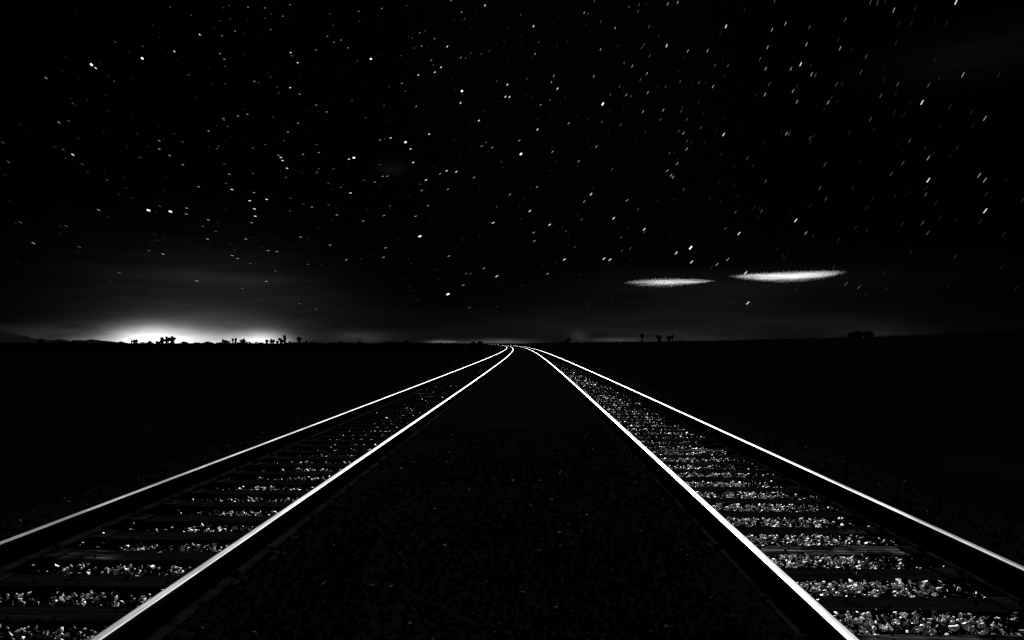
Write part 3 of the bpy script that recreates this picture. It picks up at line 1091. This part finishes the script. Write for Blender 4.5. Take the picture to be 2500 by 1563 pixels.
# ---------------------------------------------------------------- stars (after one and a half minutes of the sky's turning)
K = 0.25837
TILES = [
    (0, 0, "1605,70,2 1807,144,2 2166,53,2 2113,75,2 2344,68,3 2075,196,2 2174,180,2 2334,182,1 2022,262,1 2222,295,3 2306,309,1 2098,338,3 1887,328,4 1505,352,1 1442,233,1 1091,398,2 1351,439,2 1647,487,4 "
            "1344,552,5 864,612,5 904,643,4 434,737,3 1080,769,2 620,541,1 1586,517,1 1723,530,1 2080,506,3 2120,560,3 2126,629,2 2306,518,1 1969,648,1 1779,711,2 1797,701,1 2404,769,3 2127,791,2 2011,795,1 1850,919,1 1030,718,1 "
            "690,978,2 820,945,1 1000,903,1 557,1158,3 648,1143,2 1015,1047,1 668,930,1 2248,1097,3 2337,1081,3 2113,1121,3 2115,1137,2 2044,1184,1 2150,1197,2 1972,1238,3 2307,1035,1 1504,1330,3 1543,1323,1 1725,1340,2 1505,1409,3 1602,1470,3 "
            "1404,1385,1 1198,1392,1 1325,1488,2 28,1347,2 518,1389,1 596,1412,2 688,1462,4 620,1495,1 738,1307,1 1296,1266,1 2065,1383,2 2052,1405,2 1972,1387,1 2386,1400,2 2298,1287,1 2186,1287,1 1662,1264,1 1641,1264,1"),
    (625, 0, "85,75,3 322,46,3 147,132,2 85,174,2 253,154,3 60,102,1 137,278,3 362,222,1 20,362,1 674,344,3 801,379,3 738,400,3 870,453,3 567,473,3 328,498,4 335,524,2 350,530,2 393,593,4 400,611,1 206,626,1 137,727,2 426,703,1 "
              "198,822,2 323,829,4 218,876,2 410,891,3 24,782,2 699,132,2 744,164,1 731,240,2 971,107,3 979,202,2 1189,80,3 1150,151,1 1423,53,2 1844,5,3 2164,52,4 1942,116,3 1974,178,2 1874,192,1 1946,191,1 2079,128,1 1598,292,2 1547,310,3 1476,359,2 1443,349,1 "
              "1688,366,3 1566,436,3 1492,454,2 1628,440,1 1808,440,4 1369,527,2 1085,557,5 1155,521,1 958,578,2 1657,570,3 1675,613,2 1749,636,4 1690,683,4 1533,709,4 1935,546,3 1982,549,2 2030,502,2 2128,512,2 2205,484,2 2271,420,1 2350,403,1 2372,268,1 2030,273,1 "
              "2274,766,2 2375,800,4 2357,914,4 2395,917,4 1946,861,5 1945,896,1 1883,849,1 1932,973,4 1846,741,1 2067,733,1 1378,788,3 1413,862,2 1260,820,2 902,680,1 807,726,1 1006,797,1 907,953,2 569,994,3 667,1058,3 477,1043,1 585,1051,1 1210,997,2 1514,1006,3 1583,994,1 "
              "397,1165,3 164,1108,2 227,1178,1 302,1248,3 265,1328,2 87,1367,2 572,1367,2 595,1442,3 445,1460,3 211,1468,3 235,1489,4 925,1491,5 878,1504,4 1036,1114,2 1258,1146,1 1172,1323,3 1216,1310,2 1273,1304,4 1413,1344,5 1461,1408,4 1636,1267,4 1744,1210,1 2107,1140,4 2134,1382,3 "
              "2172,1346,2 2233,1394,3 2199,1436,1 1877,1322,1 1935,1466,1 2157,1050,1 2320,957,1"),
    (1250, 0, "778,10,2 682,123,3 719,131,2 1107,66,2 1201,44,2 1190,108,2 1472,37,3 1566,24,3 84,140,2 203,248,4 837,206,2 975,265,3 704,236,1 91,333,1 253,398,2 91,430,1 218,510,3 196,545,1 519,396,1 425,433,1 837,469,3 999,434,1 1294,252,2 1386,340,1 1247,423,2 1225,453,2 1461,432,4 1662,482,3 1848,480,3 2022,250,4 "
               "2198,95,1 1061,593,2 1136,625,3 1301,530,2 1275,695,3 1214,753,2 396,717,3 372,777,3 141,747,2 430,839,4 773,722,3 1015,819,2 1056,834,1 1079,898,3 1126,910,2 931,894,2 858,983,5 1283,874,3 1376,829,1 1452,821,2 1589,771,2 1570,677,1 1917,621,2 2041,619,2 2344,558,2 2397,650,3 2415,448,3 1768,781,2 1831,787,1 1900,818,3 2391,895,3 2300,902,1 1764,968,1 "
               "271,992,3 361,946,2 187,918,1 130,901,1 500,922,1 928,1048,1 1239,1055,3 1430,1040,3 1598,1052,2 1614,1015,1 1401,1132,2 1653,1127,2 1812,1071,1 1787,1206,2 850,1151,2 1026,1179,2 535,1166,3 241,1224,4 244,1126,1 360,1114,1 722,1126,1 909,1242,1 1259,1248,1 1575,1238,2 1620,1260,3 1653,1333,2 1652,1408,3 1692,1352,1 2000,1272,4 70,1328,3 376,1397,1 383,1434,3 84,1456,5 797,1386,3 1488,1447,2 1532,1440,1 1824,1345,1 2380,1350,1 2225,1497,2"),
    (1875, 0, "63,10,2 968,21,2 1033,28,2 1110,12,1 1190,95,3 1776,20,4 165,224,3 37,283,3 391,259,2 730,186,2 364,421,3 682,457,3 926,534,2 309,607,4 217,651,3 412,702,3 448,711,2 878,681,2 647,796,2 697,796,1 236,861,3 274,962,3 602,918,1 568,969,3 970,1126,2 1067,905,2 1227,796,2 1518,803,2 1842,707,3 1456,968,4 1720,1006,1 2049,1118,3 "
               "174,1263,3 198,1269,2 397,1308,2 435,1282,1 401,1345,1 765,1257,1 1338,1328,2 1788,1396,1 1515,1493,3 1562,1450,1 2180,706,1 1230,234,1 1392,73,1 1687,226,1 1210,407,1 663,380,1 401,619,1 279,808,1 10,797,2 1001,1224,1 1195,1066,1 1487,1400,1 1925,1056,1"),
    (0, 390, "80,21,2 776,43,2 48,147,1 1012,190,2 831,118,1 1163,168,1 1194,269,1 1728,48,3 1552,292,1 2122,42,2 2166,138,3 2134,224,2 2192,282,4 1877,255,3 2390,130,2 2400,311,3 2360,388,4 2404,465,4 2412,534,4 2377,595,3 932,475,3 1403,478,5 1610,490,5 1511,440,2 1481,498,1 1763,457,3 1760,514,3 1968,568,3 1917,628,2 2137,474,1 "
              "193,592,2 140,595,1 625,627,2 577,630,1 316,789,3 750,825,2 1460,703,1 1485,763,1 1407,859,2 1540,892,3 1960,750,3 2037,677,2 2323,750,3 2176,793,1 2193,906,3 2246,934,3 2222,854,1 2365,981,2 1128,1069,2 1860,1145,3 1777,1093,1 1050,1153,1 1438,1246,1 2291,1215,2 1015,542,1 1127,328,1 1252,360,1"),
    (625, 390, "251,8,4 293,81,4 233,105,1 282,166,2 594,85,2 576,115,2 574,127,2 733,87,2 437,126,1 328,364,2 100,375,4 447,420,2 320,485,2 529,447,3 686,427,2 685,222,2 800,262,2 725,283,1 893,315,4 860,307,1 1018,195,2 1123,210,3 1197,158,3 1241,156,3 1168,46,2 1162,250,1 1485,27,4 1607,192,4 1553,232,2 1565,291,3 1802,105,4 1740,134,3 1893,115,4 1814,279,3 1685,72,1 2060,168,3 2318,20,2 2331,70,1 2400,329,3 2275,446,2 2112,278,1 1625,434,3 1508,534,3 1267,437,2 1209,528,3 1040,463,1 1013,580,3 765,522,3 710,567,1 "
                "585,639,1 420,732,3 483,742,1 701,807,3 203,742,1 65,833,1 115,859,3 198,868,3 853,946,3 834,960,1 992,937,1 1204,922,3 1224,833,3 1338,749,1 1549,724,5 1822,911,3 2241,597,4 2218,590,1 2112,728,1 1950,746,1 1436,947,1 1465,978,1 2153,1027,3 2275,1101,4 2029,1076,2 1985,1076,2 1708,1040,1 1958,1185,3 1814,1271,5 2018,1398,2 2276,1387,1 492,988,2 184,1052,2 237,1083,1 98,1150,3 409,1362,2 565,1411,2 403,1321,1 662,1494,1 507,1434,1"),
    (1250, 390, "631,14,3 617,62,1 946,92,2 363,104,1 236,257,3 747,326,4 682,395,3 1087,384,3 1192,470,2 169,485,4 70,433,1 87,558,1 120,370,1 355,615,4 204,689,3 210,768,3 508,676,2 593,825,2 495,943,4 337,1078,3 96,1190,1 869,936,4 926,945,4 1040,860,2 1120,836,2 960,554,4 1030,735,2 1092,640,1 1249,658,4 1250,684,2 627,518,1 658,565,2 767,273,1 1562,38,3 1467,104,3 1504,147,3 1521,166,3 1623,281,2 "
                 "1688,833,5 1552,882,4 1697,967,4 1937,989,3 2039,943,3 1886,1019,1 2017,650,2 2145,698,4 2208,1069,4 1510,1187,3 2228,1354,4 1869,367,1 1971,401,1 2112,495,2 2290,453,1 2357,486,2 2397,203,2 2280,54,1 720,1364,1 1383,384,1 425,970,1"),
    (1875, 390, "538,45,2 1275,31,2 1166,134,2 489,269,2 549,369,2 1514,194,4 1490,330,2 1996,148,3 2049,193,3 2064,323,1 2052,483,4 2008,583,1 262,574,4 358,693,3 430,714,1 935,453,1 1460,599,2 1510,692,2 1627,546,1 1267,605,1 937,664,1 663,757,1 400,434,1 829,643,1 737,1175,2 861,1205,2 1120,1222,1 1770,915,1 2232,699,1 148,937,1 1350,874,1 619,1018,1 2405,384,1 1585,410,1 800,262,1"),
]
SKY_R = 30000.0
POLE = ray(680, -300)
TURN = 0.0072
EM = {}
for m_, st in ((1, 0.018), (2, 0.065), (3, 0.19), (4, 0.5), (5, 1.2)):
    mt = bpy.data.materials.new('starlight')
    mt.use_nodes = True
    mt.node_tree.nodes.clear()
    e = mt.node_tree.nodes.new('ShaderNodeEmission')
    e.inputs[1].default_value = st
    oo = mt.node_tree.nodes.new('ShaderNodeOutputMaterial')
    mt.node_tree.links.new(e.outputs[0], oo.inputs[0])
    mt.cycles.emission_sampling = 'NONE'
    EM[m_] = mt
WID = {1: 1.0, 2: 1.15, 3: 1.5, 4: 2.1, 5: 3.5}


def star_geo(d, width):
    """small spindle lying along the star's path about the pole"""
    t = POLE.cross(d) * TURN
    L = t.length
    u = t.normalized() if L > 1e-9 else d.orthogonal().normalized()
    n = d.cross(u).normalized()
    wv = width / FPX * 0.5
    ln = L * 0.5 + wv * 0.4
    v, f = [], []
    nn = 6
    for k, (s, q_) in enumerate([(-1, 0.15), (-0.85, 0.9), (0.85, 0.9), (1, 0.15)]):
        for j in range(nn):
            a = 2 * math.pi * j / nn
            v.append((u * ln * s + (n * math.cos(a) + d * math.sin(a)) * wv * q_) * SKY_R)
    for k in range(3):
        for j in range(nn):
            a, c = k * nn + j, k * nn + (j + 1) % nn
            f.append((a, c, c + nn, a + nn))
    f.append(tuple(range(nn)))
    f.append(tuple(reversed(range(3 * nn, 4 * nn))))
    return v, f


sky_root = empty('sky')
prop(sky_root, kind='structure', label='clear black night sky full of short star streaks')
bright, dim = [], []
for ox, oy, txt in TILES:
    for it in txt.split():
        a, c, m_ = it.split(',')
        x, y, m_ = ox + K * float(a), oy + K * float(c), int(m_)
        (bright if m_ >= 2 else dim).append((m_, x, y))
bright.sort(key=lambda q_: -q_[0])
dim = [q_ for q_ in bright[300:]] + dim
bright = bright[:300]
for m_, x, y in bright:
    d = ray(x, y)
    v, f = star_geo(d, WID[m_])
    me = bpy.data.meshes.new('star')
    me.from_pydata([tuple(q_) for q_ in v], [], f)
    me.materials.append(EM[m_])
    link('star', me, sky_root, d * SKY_R)
rnd = random.Random(5)
faint = {1: [], 2: []}
for m_, x, y in dim:
    faint[m_].append((ray(x, y), WID[m_]))
# the sky goes on beyond the frame with the same kind of faint stars
for _ in range(2600):
    z = rnd.random()
    a = rnd.uniform(0, 2 * math.pi)
    if z < 0.06:
        continue
    q_ = math.sqrt(1 - z * z)
    faint[1].append((Vector((q_ * math.cos(a), q_ * math.sin(a), z)), rnd.uniform(0.3, 0.8)))
V, F, MI = [], [], []
for m_ in (1, 2):
    for d, wd in faint[m_]:
        v, f = star_geo(d, wd)
        b0 = len(V)
        V += [tuple(q_ + d * SKY_R) for q_ in v]
        F += [tuple(i + b0 for i in q_) for q_ in f]
        MI += [m_ - 1] * len(f)
me = bpy.data.meshes.new('faint_stars')
me.from_pydata(V, [], F)
me.materials.append(EM[1])
me.materials.append(EM[2])
me.polygons.foreach_set('material_index', MI)
fs = link('faint_stars', me, sky_root)
fs['kind'] = 'stuff'
